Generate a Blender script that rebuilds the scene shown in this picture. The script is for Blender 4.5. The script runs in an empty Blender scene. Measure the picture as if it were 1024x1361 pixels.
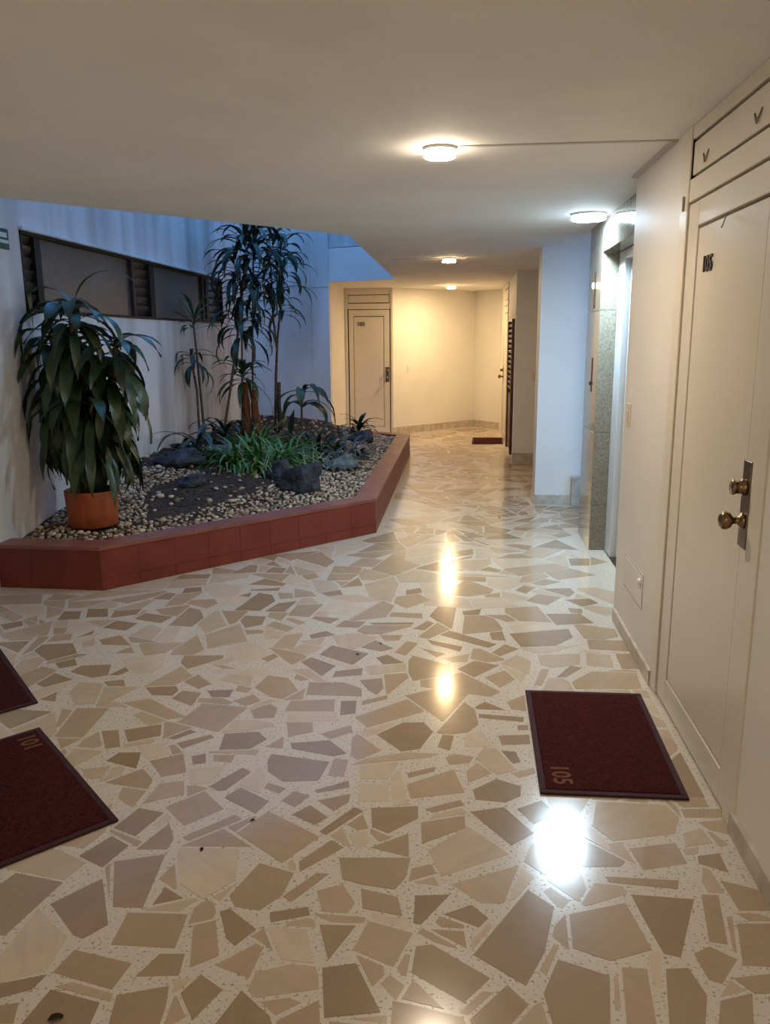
import bpy, bmesh, math, random
import numpy as np
from mathutils import Vector, Matrix
C = bpy.context.scene
COL = C.collection
random.seed(7)
R = random.random
U = random.uniform

# ---------------------------------------------------------------- camera
F = 1065.0
def _n(v): return v / np.linalg.norm(v)
dY = _n(np.array([609.0 - 512, 680.5 - 449.0, -F]))
dn = np.array([551.0 - 512, 680.5 - 5600.0, -F])
dZ = -_n(dn - dn.dot(dY) * dY)
dX = np.cross(dY, dZ)
RM = np.stack([dX, dY, dZ], 1)
EYE = np.array([0.0, 0.0, 1.5])
cam = bpy.data.cameras.new('camera')
cam_o = bpy.data.objects.new('camera', cam)
COL.objects.link(cam_o)
cam.sensor_fit = 'HORIZONTAL'
cam.sensor_width = 36.0
cam.lens = 36.0 * F / 1024.0
cam.clip_start = 0.02
mw = Matrix(RM.T.tolist()).to_4x4()
mw.translation = Vector(EYE)
cam_o.matrix_world = mw
C.camera = cam_o

def ray(px, py): return RM.T @ np.array([px - 512.0, 680.5 - py, -F])
def at_z(px, py, z):
    d = ray(px, py); p = EYE + (z - 1.5) / d[2] * d
    return Vector(p)
def at_y(px, py, y):
    d = ray(px, py); p = EYE + y / d[1] * d
    return Vector(p)

# ---------------------------------------------------------------- sky and exposure
SKY = (0.13, 0.42, 1.0)
SKY_STRENGTH = 3.6
WARM_NEAR = (1.0, 0.82, 0.62)
WARM_FAR = (1.0, 0.69, 0.35)
COOL = (0.62, 0.83, 1.0)
LAMP = {'near': 450.0, 'far': 290.0, 'end': 840.0, 'cool': 450.0, 'back': 400.0}
w = bpy.data.worlds.new('World'); C.world = w
w.use_nodes = True
w.node_tree.nodes['Background'].inputs[0].default_value = (*SKY, 1)
w.node_tree.nodes['Background'].inputs[1].default_value = SKY_STRENGTH
C.view_settings.view_transform = 'Standard'
C.view_settings.look = 'None'
C.view_settings.gamma = 1
C.view_settings.use_curve_mapping = False
C.view_settings.exposure = 0.2
try:
    C.cycles.use_denoising = True
    C.cycles.denoiser = 'OPENIMAGEDENOISE'
    C.cycles.sample_clamp_indirect = 6.0
    C.cycles.max_bounces = 10
    C.cycles.diffuse_bounces = 6
    C.cycles.caustics_reflective = False
    C.cycles.caustics_refractive = False
except Exception:
    pass

# ---------------------------------------------------------------- materials
def new_mat(name, col=(.8, .8, .8), rough=.5, spec=.5, metal=0.0):
    m = bpy.data.materials.new(name); m.use_nodes = True
    b = m.node_tree.nodes['Principled BSDF']
    b.inputs['Base Color'].default_value = (*col, 1)
    b.inputs['Roughness'].default_value = rough
    b.inputs['Specular IOR Level'].default_value = spec
    b.inputs['Metallic'].default_value = metal
    return m
def nd(m, t, **kw):
    n = m.node_tree.nodes.new(t)
    for k, v in kw.items():
        if k in n.inputs: n.inputs[k].default_value = v
        else: setattr(n, k, v)
    return n
def lk(m, a, b): m.node_tree.links.new(a, b)
def bsdf(m): return m.node_tree.nodes['Principled BSDF']
def noise_mix(m, c1, c2, scale=5.0, detail=4.0, lo=.4, hi=.6, stretch=None, coord='Object'):
    tc = nd(m, 'ShaderNodeTexCoord')
    src = tc.outputs[coord]
    if stretch:
        mp = nd(m, 'ShaderNodeMapping'); mp.inputs['Scale'].default_value = stretch
        lk(m, src, mp.inputs[0]); src = mp.outputs[0]
    n = nd(m, 'ShaderNodeTexNoise', Scale=scale, Detail=detail)
    lk(m, src, n.inputs['Vector'])
    r = nd(m, 'ShaderNodeValToRGB')
    r.color_ramp.elements[0].position = lo; r.color_ramp.elements[1].position = hi
    r.color_ramp.elements[0].color = (*c1, 1); r.color_ramp.elements[1].color = (*c2, 1)
    lk(m, n.outputs[0], r.inputs[0])
    lk(m, r.outputs[0], bsdf(m).inputs['Base Color'])
    return n, r
def bump(m, scale, strength, dist=.002, detail=3.0):
    tc = nd(m, 'ShaderNodeTexCoord')
    n = nd(m, 'ShaderNodeTexNoise', Scale=scale, Detail=detail)
    lk(m, tc.outputs['Object'], n.inputs['Vector'])
    b = nd(m, 'ShaderNodeBump', Strength=strength, Distance=dist)
    lk(m, n.outputs[0], b.inputs['Height'])
    lk(m, b.outputs[0], bsdf(m).inputs['Normal'])
def painted(name, col, rough, var=.03):
    m = new_mat(name, col, rough, .4)
    noise_mix(m, tuple(c * (1 - var) for c in col), tuple(min(1, c * (1 + var)) for c in col), 2.2, 4, .35, .65)
    bump(m, 60, .06)
    return m
M = {}
M['wall'] = painted('off_white_wall_paint', (.74, .72, .68), .55)
M['satin'] = painted('satin_cream_wall_paint', (.72, .69, .64), .5)
M['ceiling'] = painted('matt_ceiling_paint', (.80, .785, .76), .8)
M['door'] = painted('cream_door_enamel', (.69, .64, .55), .34)
m = new_mat('damp_streaked_white_wall_paint', (.7, .7, .7), .7, .3)
noise_mix(m, (.47, .455, .44), (.74, .74, .74), 1.7, 7, .34, .58, (1, 1.8, .25)); bump(m, 40, .15)
M['atrium'] = m
m = new_mat('white_terrazzo_grout', (.6, .55, .48), .165, .6)
n, r = noise_mix(m, (.26, .20, .145), (.56, .495, .41), 105, 3.0, .31, .43)
M['grout'] = m
# polished marble pieces: tone and band direction ride on a face attribute
m = new_mat('polished_tan_marble', (.4, .3, .2), .135, .62)
at = nd(m, 'ShaderNodeAttribute'); at.attribute_name = 'tone'
sp = nd(m, 'ShaderNodeSeparateColor'); lk(m, at.outputs['Color'], sp.inputs[0])
tc = nd(m, 'ShaderNodeTexCoord')
an = nd(m, 'ShaderNodeMath', operation='MULTIPLY'); an.inputs[1].default_value = 6.28; lk(m, sp.outputs[1], an.inputs[0])
vr = nd(m, 'ShaderNodeVectorRotate', rotation_type='Z_AXIS'); lk(m, tc.outputs['Object'], vr.inputs[0]); lk(m, an.outputs[0], vr.inputs['Angle'])
mp = nd(m, 'ShaderNodeMapping'); mp.inputs['Scale'].default_value = (3, 34, 1); lk(m, vr.outputs[0], mp.inputs[0])
nz = nd(m, 'ShaderNodeTexNoise', Scale=1.0, Detail=3.0); lk(m, mp.outputs[0], nz.inputs['Vector'])
n2 = nd(m, 'ShaderNodeTexNoise', Scale=9.0, Detail=4.0); lk(m, tc.outputs['Object'], n2.inputs['Vector'])
r1 = nd(m, 'ShaderNodeValToRGB')
e = r1.color_ramp.elements
e[0].position = 0; e[0].color = (.265, .19, .118, 1); e[1].position = 1; e[1].color = (.56, .475, .37, 1)
x = e.new(.35); x.color = (.325, .238, .153, 1)
x = e.new(.68); x.color = (.41, .312, .212, 1)
lk(m, sp.outputs[0], r1.inputs[0])
mx = nd(m, 'ShaderNodeMix', data_type='RGBA', blend_type='MULTIPLY'); mx.inputs['Factor'].default_value = 1
r2 = nd(m, 'ShaderNodeValToRGB'); r2.color_ramp.elements[0].position = .3; r2.color_ramp.elements[1].position = .7
r2.color_ramp.elements[0].color = (.9, .87, .85, 1); r2.color_ramp.elements[1].color = (1.06, 1.04, 1.02, 1)
ad = nd(m, 'ShaderNodeMath', operation='ADD'); lk(m, nz.outputs[0], ad.inputs[0]); lk(m, n2.outputs[0], ad.inputs[1])
hf = nd(m, 'ShaderNodeMath', operation='MULTIPLY'); hf.inputs[1].default_value = .5; lk(m, ad.outputs[0], hf.inputs[0])
lk(m, hf.outputs[0], r2.inputs[0])
lk(m, r1.outputs[0], mx.inputs['A']); lk(m, r2.outputs[0], mx.inputs['B'])
lk(m, mx.outputs['Result'], bsdf(m).inputs['Base Color'])
M['stone'] = m
m = new_mat('beige_stone_skirting', (.5, .44, .36), .3); noise_mix(m, (.4, .34, .27), (.56, .5, .42), 14, 5, .35, .65); M['skirting'] = m
m = new_mat('terracotta_clay_tile', (.3, .07, .04), .5, .35)
noise_mix(m, (.135, .023, .012), (.19, .035, .018), 6, 5, .3, .7); bump(m, 120, .1); M['clay'] = m
m = new_mat('worn_clay_coping', (.33, .1, .06), .42, .45)
noise_mix(m, (.17, .05, .035), (.25, .085, .06), 5, 5, .3, .7); bump(m, 120, .1); M['coping'] = m
M['clay_joint'] = new_mat('clay_joint', (.24, .085, .055), .8)
m = new_mat('orange_terracotta_pot', (.42, .11, .035), .5, .4); noise_mix(m, (.29, .065, .022), (.38, .092, .033), 7, 4, .3, .7); M['pot'] = m
m = new_mat('dark_potting_soil', (.03, .02, .015), .95, .1); noise_mix(m, (.022, .016, .013), (.10, .07, .052), 34, 8, .35, .7); bump(m, 60, .9, .02); M['soil'] = m
m = new_mat('tan_river_pebble', (.4, .3, .2), .6, .35)
at = nd(m, 'ShaderNodeAttribute'); at.attribute_name = 'tone'
oi = nd(m, 'ShaderNodeSeparateColor'); lk(m, at.outputs['Color'], oi.inputs[0])
r1 = nd(m, 'ShaderNodeValToRGB'); e = r1.color_ramp.elements
e[0].color = (.10, .07, .05, 1); e[1].color = (.60, .50, .39, 1); x = e.new(.35); x.color = (.25, .175, .115, 1); x = e.new(.7); x.color = (.43, .325, .22, 1)
lk(m, oi.outputs[0], r1.inputs[0]); lk(m, r1.outputs[0], bsdf(m).inputs['Base Color']); M['pebble'] = m
def leafmat(name, c1, c2, rough=.34):
    m = new_mat(name, c1, rough, .5); noise_mix(m, c1, c2, 9, 3, .3, .7, coord='Object')
    bsdf(m).inputs['Subsurface Weight'].default_value = 0
    return m
M['leaf'] = leafmat('glossy_dark_green_leaf', (.013, .030, .011), (.030, .060, .020), .42)
M['leaf_far'] = leafmat('dusky_green_leaf', (.010, .024, .013), (.020, .044, .021), .5)
M['leaf_mid'] = leafmat('olive_green_leaf', (.030, .062, .02), (.055, .10, .035), .4)
M['grass'] = leafmat('bright_green_blade', (.045, .12, .018), (.10, .22, .035), .45)
M['dull'] = leafmat('dull_grey_green_leaf', (.02, .04, .028), (.05, .075, .05), .5)
m = new_mat('grey_brown_cane', (.12, .085, .06), .8, .2); noise_mix(m, (.075, .052, .038), (.17, .12, .085), 20, 4, .35, .65, (1, 1, 3)); M['cane'] = m
m = new_mat('fibrous_orange_brown_stump', (.2, .075, .03), .9, .15); noise_mix(m, (.11, .042, .02), (.28, .11, .045), 30, 5, .35, .65, (2, 2, .4)); bump(m, 70, .7, .01); M['stump'] = m
m = new_mat('dark_bluish_rock', (.03, .033, .045), .75, .3); noise_mix(m, (.016, .017, .022), (.055, .06, .08), 9, 6, .3, .7); bump(m, 18, .8, .02); M['rock'] = m
m = new_mat('grey_lichen_rock', (.10, .13, .12), .8, .3); noise_mix(m, (.05, .07, .07), (.17, .21, .2), 12, 6, .3, .7); bump(m, 18, .8, .02); M['rock_grey'] = m
m = new_mat('polished_speckled_granite', (.2, .17, .13), .09, .5)
noise_mix(m, (.155, .135, .10), (.255, .23, .18), 75, 6, .33, .66); M['granite'] = m
M['steel'] = new_mat('painted_steel_door', (.62, .64, .65), .35, .5)
M['dark'] = new_mat('black_gap', (.01, .01, .011), .8, .1)
m = new_mat('aged_brass', (.25, .165, .105), .24, .5, 1.0); M['brass'] = m
m = new_mat('dull_bronze_plate', (.24, .19, .14), .3, .5, 1.0); M['bronze'] = m
m = new_mat('maroon_carpet_pile', (.05, .011, .010), .95, .05)
noise_mix(m, (.028, .006, .0065), (.062, .014, .013), 130, 4, .35, .65); bump(m, 220, .8, .004); M['carpet'] = m
M['clip'] = new_mat('tarnished_clip_metal', (.26, .205, .15), .5, .4)
M['vinyl'] = new_mat('maroon_vinyl_border', (.048, .020, .025), .75, .12)
M['tan'] = new_mat('faded_tan_lettering', (.145, .062, .03), .9, .1)
M['black'] = new_mat('black_numerals', (.028, .02, .014), .45)
M['brown'] = new_mat('dark_brown_numerals', (.10, .05, .018), .4)
M['plastic'] = new_mat('white_plastic', (.72, .70, .66), .3)
M['cream_plastic'] = new_mat('cream_plastic', (.66, .58, .46), .35)
m = new_mat('frosted_brown_glass', (.20, .185, .165), .42, .4)
noise_mix(m, (.115, .108, .098), (.165, .155, .14), 3, 3, .3, .7); bsdf(m).inputs['Transmission Weight'].default_value = .25; M['glass'] = m
m = new_mat('louvre_glass', (.11, .10, .092), .2, .5); bsdf(m).inputs['Transmission Weight'].default_value = .3; M['louvre'] = m
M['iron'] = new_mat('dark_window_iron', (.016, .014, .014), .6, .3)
M['rust'] = new_mat('rusty_window_bar', (.055, .03, .022), .6, .3)
M['green'] = new_mat('green_sign_board', (.004, .07, .04), .4)
M['signwhite'] = new_mat('white_sign_print', (.6, .68, .64), .4)
M['redwood'] = new_mat('dark_red_painted_wood', (.075, .016, .012), .4, .45)
M['conduit'] = new_mat('grey_painted_conduit', (.5, .47, .44), .6)
M['litter'] = new_mat('dry_brown_leaf_bit', (.03, .018, .01), .9, .1)
def lamp_mat(name, col, s):
    m = new_mat(name, (0.8, 0.8, 0.8), .4)
    bsdf(m).inputs['Emission Color'].default_value = (*col, 1)
    bsdf(m).inputs['Emission Strength'].default_value = s
    return m

# ---------------------------------------------------------------- mesh helpers
class MB:
    def __init__(s): s.v = []; s.f = []; s.t = []; s.tone = None
    def add(s, vs, fs, tone=None):
        o = len(s.v); s.v += [tuple(p) for p in vs]
        s.f += [tuple(i + o for i in f) for f in fs]
        s.t += [tone] * len(fs)
        return s
    def box(s, x0, x1, y0, y1, z0, z1, mt=None):
        x0, x1 = sorted((x0, x1)); y0, y1 = sorted((y0, y1)); z0, z1 = sorted((z0, z1))
        vs = [Vector(p) for p in ((x0,y0,z0),(x1,y0,z0),(x1,y1,z0),(x0,y1,z0),(x0,y0,z1),(x1,y0,z1),(x1,y1,z1),(x0,y1,z1))]
        if mt is not None: vs = [mt @ p for p in vs]
        return s.add(vs, [(0,3,2,1),(4,5,6,7),(0,1,5,4),(1,2,6,5),(2,3,7,6),(3,0,4,7)])
    def bbox(s, x0, x1, y0, y1, z0, z1, b=.003, mt=None):
        """a box with chamfered edges"""
        x0, x1 = sorted((x0, x1)); y0, y1 = sorted((y0, y1)); z0, z1 = sorted((z0, z1))
        b = min(b, (x1-x0)*.45, (y1-y0)*.45, (z1-z0)*.45)
        bm = bmesh.new(); bmesh.ops.create_cube(bm, size=1)
        for v in bm.verts: v.co = Vector(((x0+x1)/2 + v.co.x*(x1-x0), (y0+y1)/2 + v.co.y*(y1-y0), (z0+z1)/2 + v.co.z*(z1-z0)))
        bmesh.ops.bevel(bm, geom=bm.edges[:], offset=b, segments=1, affect='EDGES')
        s.bm(bm, mt); return s
    def bm(s, bm, mt=None, tone=None):
        bm.verts.index_update()
        vs = [(mt @ v.co) if mt is not None else v.co.copy() for v in bm.verts]
        s.add(vs, [[v.index for v in f.verts] for f in bm.faces], tone); bm.free(); return s
    def prism(s, poly, z0, z1, tone=None):
        n = len(poly)
        a = sum(poly[i][0]*poly[(i+1)%n][1] - poly[(i+1)%n][0]*poly[i][1] for i in range(n))
        if a < 0: poly = poly[::-1]
        vs = [(p[0], p[1], z0) for p in poly] + [(p[0], p[1], z1) for p in poly]
        fs = [tuple(range(n-1, -1, -1)), tuple(range(n, 2*n))] + [(i, (i+1)%n, n+(i+1)%n, n+i) for i in range(n)]
        return s.add(vs, fs, tone)
    def tube(s, pts, rad, seg=8, cap=True):
        pts = [Vector(p) for p in pts]; n = len(pts)
        if not hasattr(rad, '__len__'): rad = [rad]*n
        vs = []
        for i, p in enumerate(pts):
            d = (pts[min(i+1, n-1)] - pts[max(i-1, 0)]).normalized()
            u = d.cross(Vector((0.31, .95, .11))).normalized(); v = d.cross(u)
            for k in range(seg):
                a = 2*math.pi*k/seg
                vs.append(p + rad[i]*(math.cos(a)*u + math.sin(a)*v))
        fs = [(i*seg+k, i*seg+(k+1)%seg, (i+1)*seg+(k+1)%seg, (i+1)*seg+k) for i in range(n-1) for k in range(seg)]
        if cap: fs += [tuple(range(seg-1, -1, -1)), tuple((n-1)*seg+k for k in range(seg))]
        return s.add(vs, fs)
    def lathe(s, prof, seg=24, mt=None):
        vs = []; n = len(prof)
        for r, z in prof:
            for k in range(seg):
                a = 2*math.pi*k/seg; p = Vector((r*math.cos(a), r*math.sin(a), z))
                vs.append(mt @ p if mt is not None else p)
        fs = [(i*seg+k, i*seg+(k+1)%seg, (i+1)*seg+(k+1)%seg, (i+1)*seg+k) for i in range(n-1) for k in range(seg)]
        if prof[0][0] > 1e-5: fs.append(tuple(range(seg-1, -1, -1)))
        if prof[-1][0] > 1e-5: fs.append(tuple((n-1)*seg+k for k in range(seg)))
        return s.add(vs, fs)
    def mesh(s, name, mat, smooth=False):
        me = bpy.data.meshes.new(name); me.from_pydata(s.v, [], s.f)
        if mat: me.materials.append(mat)
        if any(t is not None for t in s.t):
            a = me.color_attributes.new('tone', 'FLOAT_COLOR', 'CORNER')
            buf = []
            for f, t in zip(s.f, s.t): buf += list(t or (.5, .5, .5, 1)) * len(f)
            a.data.foreach_set('color', buf)
        if smooth: me.polygons.foreach_set('use_smooth', [True]*len(me.polygons))
        me.update(); return me
    def build(s, name, mat, parent=None, smooth=False, loc=None):
        return link(name, s.mesh(name, mat, smooth), parent, loc)
def link(name, data, parent=None, loc=None):
    o = bpy.data.objects.new(name, data); COL.objects.link(o)
    if parent: o.parent = parent
    if loc is not None: o.location = loc
    return o
def tag(o, label=None, cat=None, group=None, kind=None):
    if label: o['label'] = label
    if cat: o['category'] = cat
    if group: o['group'] = group
    if kind: o['kind'] = kind
    return o
def empty(name, loc=(0,0,0)):
    o = bpy.data.objects.new(name, None); COL.objects.link(o); o.location = loc; o.empty_display_size = .1
    return o
def struct(o, label=None):
    o['kind'] = 'structure'
    if label: o['label'] = label
    return o
def text_mesh(s, size, depth, mt, name, mat, parent, xs=1.0):
    cu = bpy.data.curves.new('lettering', 'FONT'); cu.body = s; cu.size = size; cu.extrude = depth
    cu.align_x = 'CENTER'; cu.align_y = 'CENTER'; cu.resolution_u = 3; cu.offset = size*.018
    t = bpy.data.objects.new('lettering', cu); COL.objects.link(t)
    bpy.context.view_layer.update()
    me = bpy.data.meshes.new_from_object(t.evaluated_get(bpy.context.evaluated_depsgraph_get()))
    bpy.data.objects.remove(t); bpy.data.curves.remove(cu)
    me.transform(Matrix.Diagonal((xs, 1, 1, 1))); me.transform(mt)
    me.materials.clear(); me.materials.append(mat)
    return link(name, me, parent)

# ---------------------------------------------------------------- room shell
ZC = 2.262
XL = -2.83
XR = 0.869
OPEN = [(-0.83, 6.29), (-0.83, 10.93), (-1.77, 11.28)]      # the light well's edge in the ceiling
def wall(name, boxes, mat, label):
    b = MB()
    for bx in boxes: b.box(*bx)
    return struct(b.build(name, mat), label)
# ceiling slab with its light-well notch
b = MB()
ceil_poly = [(-3.2, -2.4), (2.0, -2.4), (2.0, 14.6), (-2.16, 14.6), (-2.16, 11.45), (-1.80, 11.42), OPEN[2], OPEN[1], OPEN[0], (XL, 4.02), (-3.2, 3.6)]
b.prism(ceil_poly, ZC, 2.70)
struct(b.build('ceiling', M['ceiling']), 'low off-white ceiling slab cut away above the planter')
b = MB()
for (p, q) in ((OPEN[1], OPEN[2]), (OPEN[0], OPEN[1]), ((XL, 4.02), OPEN[0])):
    p, q = Vector((*p, 0)), Vector((*q, 0)); d = (q-p).normalized(); n_ = Vector((d.y, -d.x, 0)) * (1 if d.y > 0 else 1)
    if p == Vector((XL, 4.02, 0)): n_ = Vector((d.y, -d.x, 0))
    if p.y > 8 and q.y > 11: q = q + d*.12
    a = [p + n_*.02, q + n_*.02, q + n_*.2, p + n_*.2]
    b.prism([(t.x, t.y) for t in a], 2.712, 6.2)
struct(b.build('wall_upper', M['atrium']), 'upper storey parapet above the light well')
# left wall with the strip window
WY0, WY1, WZ0, WZ1 = 5.20, 9.76, 1.688, 2.203
wall('wall_left', [(-3.05, XL, 3.0, WY0, 0, 6.2), (-3.05, XL, WY1, 11.4, 0, 6.2), (-3.05, XL, WY0, WY1, 0, WZ0), (-3.05, XL, WY0, WY1, WZ1, 6.2)], M['atrium'], 'streaked white wall behind the planter with a strip window')
wall('wall_back', [(XL-.2, -2.02, 11.22, 11.4, 0, 6.2), (-2.02, -1.77, 11.245, 11.4, 0, 6.2)], M['atrium'], 'end wall of the light well')
wall('wall_far_left', [(-2.1, -1.77, 11.4, 13.1, 0, ZC)], M['wall'], 'return of the light well beside the far door')
b = MB(); b.box(XL, -2.02, 11.214, 11.2195, 2.19, 2.2); b.box(-2.02, -1.772, 11.239, 11.2445, 2.19, 2.2)
struct(b.build('trim_1', M['conduit']), 'thin joint line across the light well wall')
# far end: door wall, angled walls
def seg_wall(name, p, q, t, z0, z1, mat, label):
    p, q = Vector((*p, 0)), Vector((*q, 0)); d = (q-p).normalized(); n_ = Vector((-d.y, d.x, 0))*t
    b = MB(); b.prism([(v.x, v.y) for v in (p, q, q+n_, p+n_)], z0, z1)
    return struct(b.build(name, mat), label)
seg_wall('wall_end', (-1.01, 12.75), (.285, 14.05), .15, 0, ZC, M['wall'], 'angled cream wall at the end of the corridor')
seg_wall('wall_end_right', (.285, 14.05), (.75, 13.46), .15, 0, ZC, M['wall'], 'short angled wall in the far corner')
wall('wall_end_left', [(-1.8, -1.755, 12.75, 12.95, 0, ZC)], M['wall'], 'narrow wall strip beside the far door')
wall('wall_far_right', [(.70, .85, 9.9, 11.55, 0, ZC), (.70, .85, 12.62, 13.6, 0, ZC)], M['wall'], 'corridor wall beside the far right door')
wall('wall_pier_grey', [(.68, 1.7, 9.82, 9.97, 0, ZC)], M['wall'], 'recessed wall at the far side of the stair recess')
wall('wall_pier', [(.718, 1.9, 7.33, 7.58, 0, ZC)], M['wall'], 'white pier beside the lift')
wall('wall_recess', [(1.7, 1.85, 7.5, 9.97, 0, ZC), (1.75, 1.9, 6.1, 7.4, 0, ZC)], M['wall'], 'hidden side of the stair recess')
# right wall round the near door
DY0, DY1 = 2.285, 3.392
wall('wall_right', [(.862, 1.1, -2.3, DY0, 0, ZC), (.862, 1.1, DY1, 4.252, 0, ZC), (.94, 1.1, DY0, DY1, 0, ZC)], M['satin'], 'cream wall with the near door')
wall('wall_shaft', [(1.14, 1.3, 4.2, 6.3, 0, ZC)], M['dark'], 'dark lift shaft behind the lift door')
wall('wall_near', [(-3.2, 1.1, -2.4, -2.2, 0, ZC)], M['wall'], 'wall behind the viewer')
wall('wall_near_left', [(-1.3, -1.1, -2.3, 1.47, 0, ZC)], M['wall'], 'side wall near the viewer')
seg_wall('wall_diagonal', (-1.1, 1.47), (-2.83, 3.2), .15, 0, ZC, M['wall'], 'diagonal wall behind the two left mats')
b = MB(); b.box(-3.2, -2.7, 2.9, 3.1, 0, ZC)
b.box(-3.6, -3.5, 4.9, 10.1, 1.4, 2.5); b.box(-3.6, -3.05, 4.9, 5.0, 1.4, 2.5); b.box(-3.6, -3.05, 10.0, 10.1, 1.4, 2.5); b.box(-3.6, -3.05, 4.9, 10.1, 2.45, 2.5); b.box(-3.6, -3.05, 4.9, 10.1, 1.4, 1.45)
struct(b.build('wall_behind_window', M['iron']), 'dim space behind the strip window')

# skirtings
def skirting(name, p, q, h, t, label):
    p, q = Vector((*p, 0)), Vector((*q, 0)); d = (q-p).normalized(); n_ = Vector((d.y, -d.x, 0))*t
    b = MB(); b.prism([(v.x, v.y) for v in (p, q, q+n_, p+n_)], 0, h)
    return struct(b.build(name, M['skirting']), label)
skirting('baseboard_right', (.862, 4.215), (.862, 3.372), .068, .014, 'stone skirting under the access hatch')
skirting('baseboard_right_near', (.862, 2.30), (.862, -2.2), .07, .014, 'stone skirting beyond the near door')
skirting('baseboard_pier', (.712, 7.33), (1.03, 7.33), .085, .012, 'stone skirting on the white pier')
skirting('baseboard_pier_side', (.718, 7.6), (.718, 7.32), .085, .012, 'stone skirting on the pier side')
skirting('baseboard_grey', (.675, 9.82), (1.6, 9.82), .12, .012, 'stone skirting on the recessed wall')
skirting('baseboard_end', (-1.01, 12.75), (.285, 14.05), .11, .014, 'stone skirting on the angled end wall')
skirting('baseboard_end_right', (.285, 14.05), (.75, 13.46), .11, .014, 'stone skirting in the far corner')
b = MB(); b.bbox(1.035, 1.74, 7.22, 7.318, 0, .265, .006)
struct(b.build('trim_2', M['skirting']), 'stone block at the foot of the white pier by the lift')

# ---------------------------------------------------------------- floor of crazy paving
fl = struct(empty('floor'), 'polished crazy paving of tan marble pieces in speckled white terrazzo')
b = MB(); b.box(-3.2, 2.0, -2.4, 14.6, -.12, -.0008); b.build('terrazzo_bed', M['grout'], fl)
PLAN = [(XL, 4.56), (-2.155, 4.535), (-.63, 6.12), (-.612, 10.42), (-1.77, 11.21), (XL, 11.22)]
TR = []   # (origin x, origin y, scale, [polygons])
TR.append((0, 1160, 4, '''-60,100 85,0 335,50 25,335 -60,320|270,165 545,30 575,275 440,350 390,330|590,380 680,210 1000,220 930,400|810,170 880,75 975,135|280,530 395,408 700,480 595,620|720,550 850,430 985,430 950,545|-60,600 250,540 170,620 -60,680|-60,715 100,690 70,800 -60,800|90,830 270,620 530,690 460,850|620,650 900,600 880,720 840,830 570,830|*-60,520 0,440 200,190 360,340 250,520 0,585|608,-60 880,-100 760,185 600,180'''))
TR.append((256, 1160, 4, '''4,280 124,252 140,440 -16,504|145,205 200,190 340,300 225,388 180,350|410,210 615,180 625,225 415,262|480,125 660,0 725,5 525,155|660,95 800,60 865,160 825,215 690,205|896,84 1092,128 1116,228 904,188|675,275 870,280 720,465|852,408 936,256 1172,320 1068,500|690,505 870,480 1000,740 700,770|120,490 340,375 375,400 300,560|-64,640 44,540 160,620 0,784|100,830 260,625 410,760 430,830|*400,290 610,300 640,480 470,460|*380,540 600,520 680,680 660,780 400,780|196,120 356,-52 540,0 476,120 356,200 224,180|*-84,-132 248,-128 228,40 56,140 -64,60|~1000,590 1050,540 1130,600 1080,680'''))
TR.append((512, 1160, 4, '''160,120 345,115 190,275 150,265|310,220 460,170 550,240 500,290|245,300 420,310 435,400|165,390 250,380 560,560 420,690 140,530|470,435 760,90 900,180 850,420 750,600|450,780 650,595 765,700 650,830 470,830|844,640 920,460 1024,492 1196,548 1200,830 900,830|-30,560 170,580 155,630 -30,600|40,680 180,710 420,770 430,830 30,830|~150,50 260,20 290,70|-244,-80 136,-80 112,20 52,88 -128,60 -228,32|~232,-120 440,-248 660,-100 300,20|~352,60 712,-40 632,160 512,160'''))
TR.append((768, 1060, 4, '''~80,150 100,20 470,40 540,110 520,190 190,230|-32,188 256,340 228,368 28,368|275,270 520,240 585,350 350,385|640,310 755,295 805,400 645,350|150,420 540,440 535,485 170,450|285,515 620,540 550,850 460,830 350,640|660,515 750,520 800,780 700,765|-44,620 256,560 396,808 176,868 -24,800|620,830 700,790 850,860 770,990 700,970|235,900 370,910 425,1230 265,1230|470,910 590,905 690,1050 680,1230 490,1230|760,440 960,490 1080,600 860,600|850,670 1080,670 1080,900 880,890|~560,190 660,165 720,240 580,260|550,60 755,60 785,108 570,105|640,130 790,115 812,200 700,170|760,1080 930,1040 940,1230 750,1230|830,960 1080,930 1080,1040 940,1040'''))
TR.append((100, 960, 4, '''165,205 235,160 350,160 325,245|160,320 360,245 415,305 385,355|395,205 575,165 590,265 460,290|355,435 450,325 580,310 580,380|480,450 690,365 790,460 580,550|715,340 890,240 935,265 800,360 760,365|795,400 880,345 1030,420 960,485|570,610 850,490 885,515 600,630|20,710 195,605 285,655 145,770|325,675 500,535 525,620 490,675|205,560 340,455 470,480 320,605|765,145 795,60 975,50 1020,90 930,140|620,180 695,165 695,215 625,225|735,170 850,175 830,215 735,205|490,85 610,38 645,50 530,90|540,110 720,65 740,80 570,140|260,40 460,10 455,70 280,105|860,588 1028,472 1300,608 1100,748|~30,250 190,230 140,300 60,300|140,45 230,40 240,130 160,140|-112,76 8,-76 180,-76 40,80|*330,130 480,105 500,170 380,195|*600,250 800,230 720,320 610,330'''))
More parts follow.
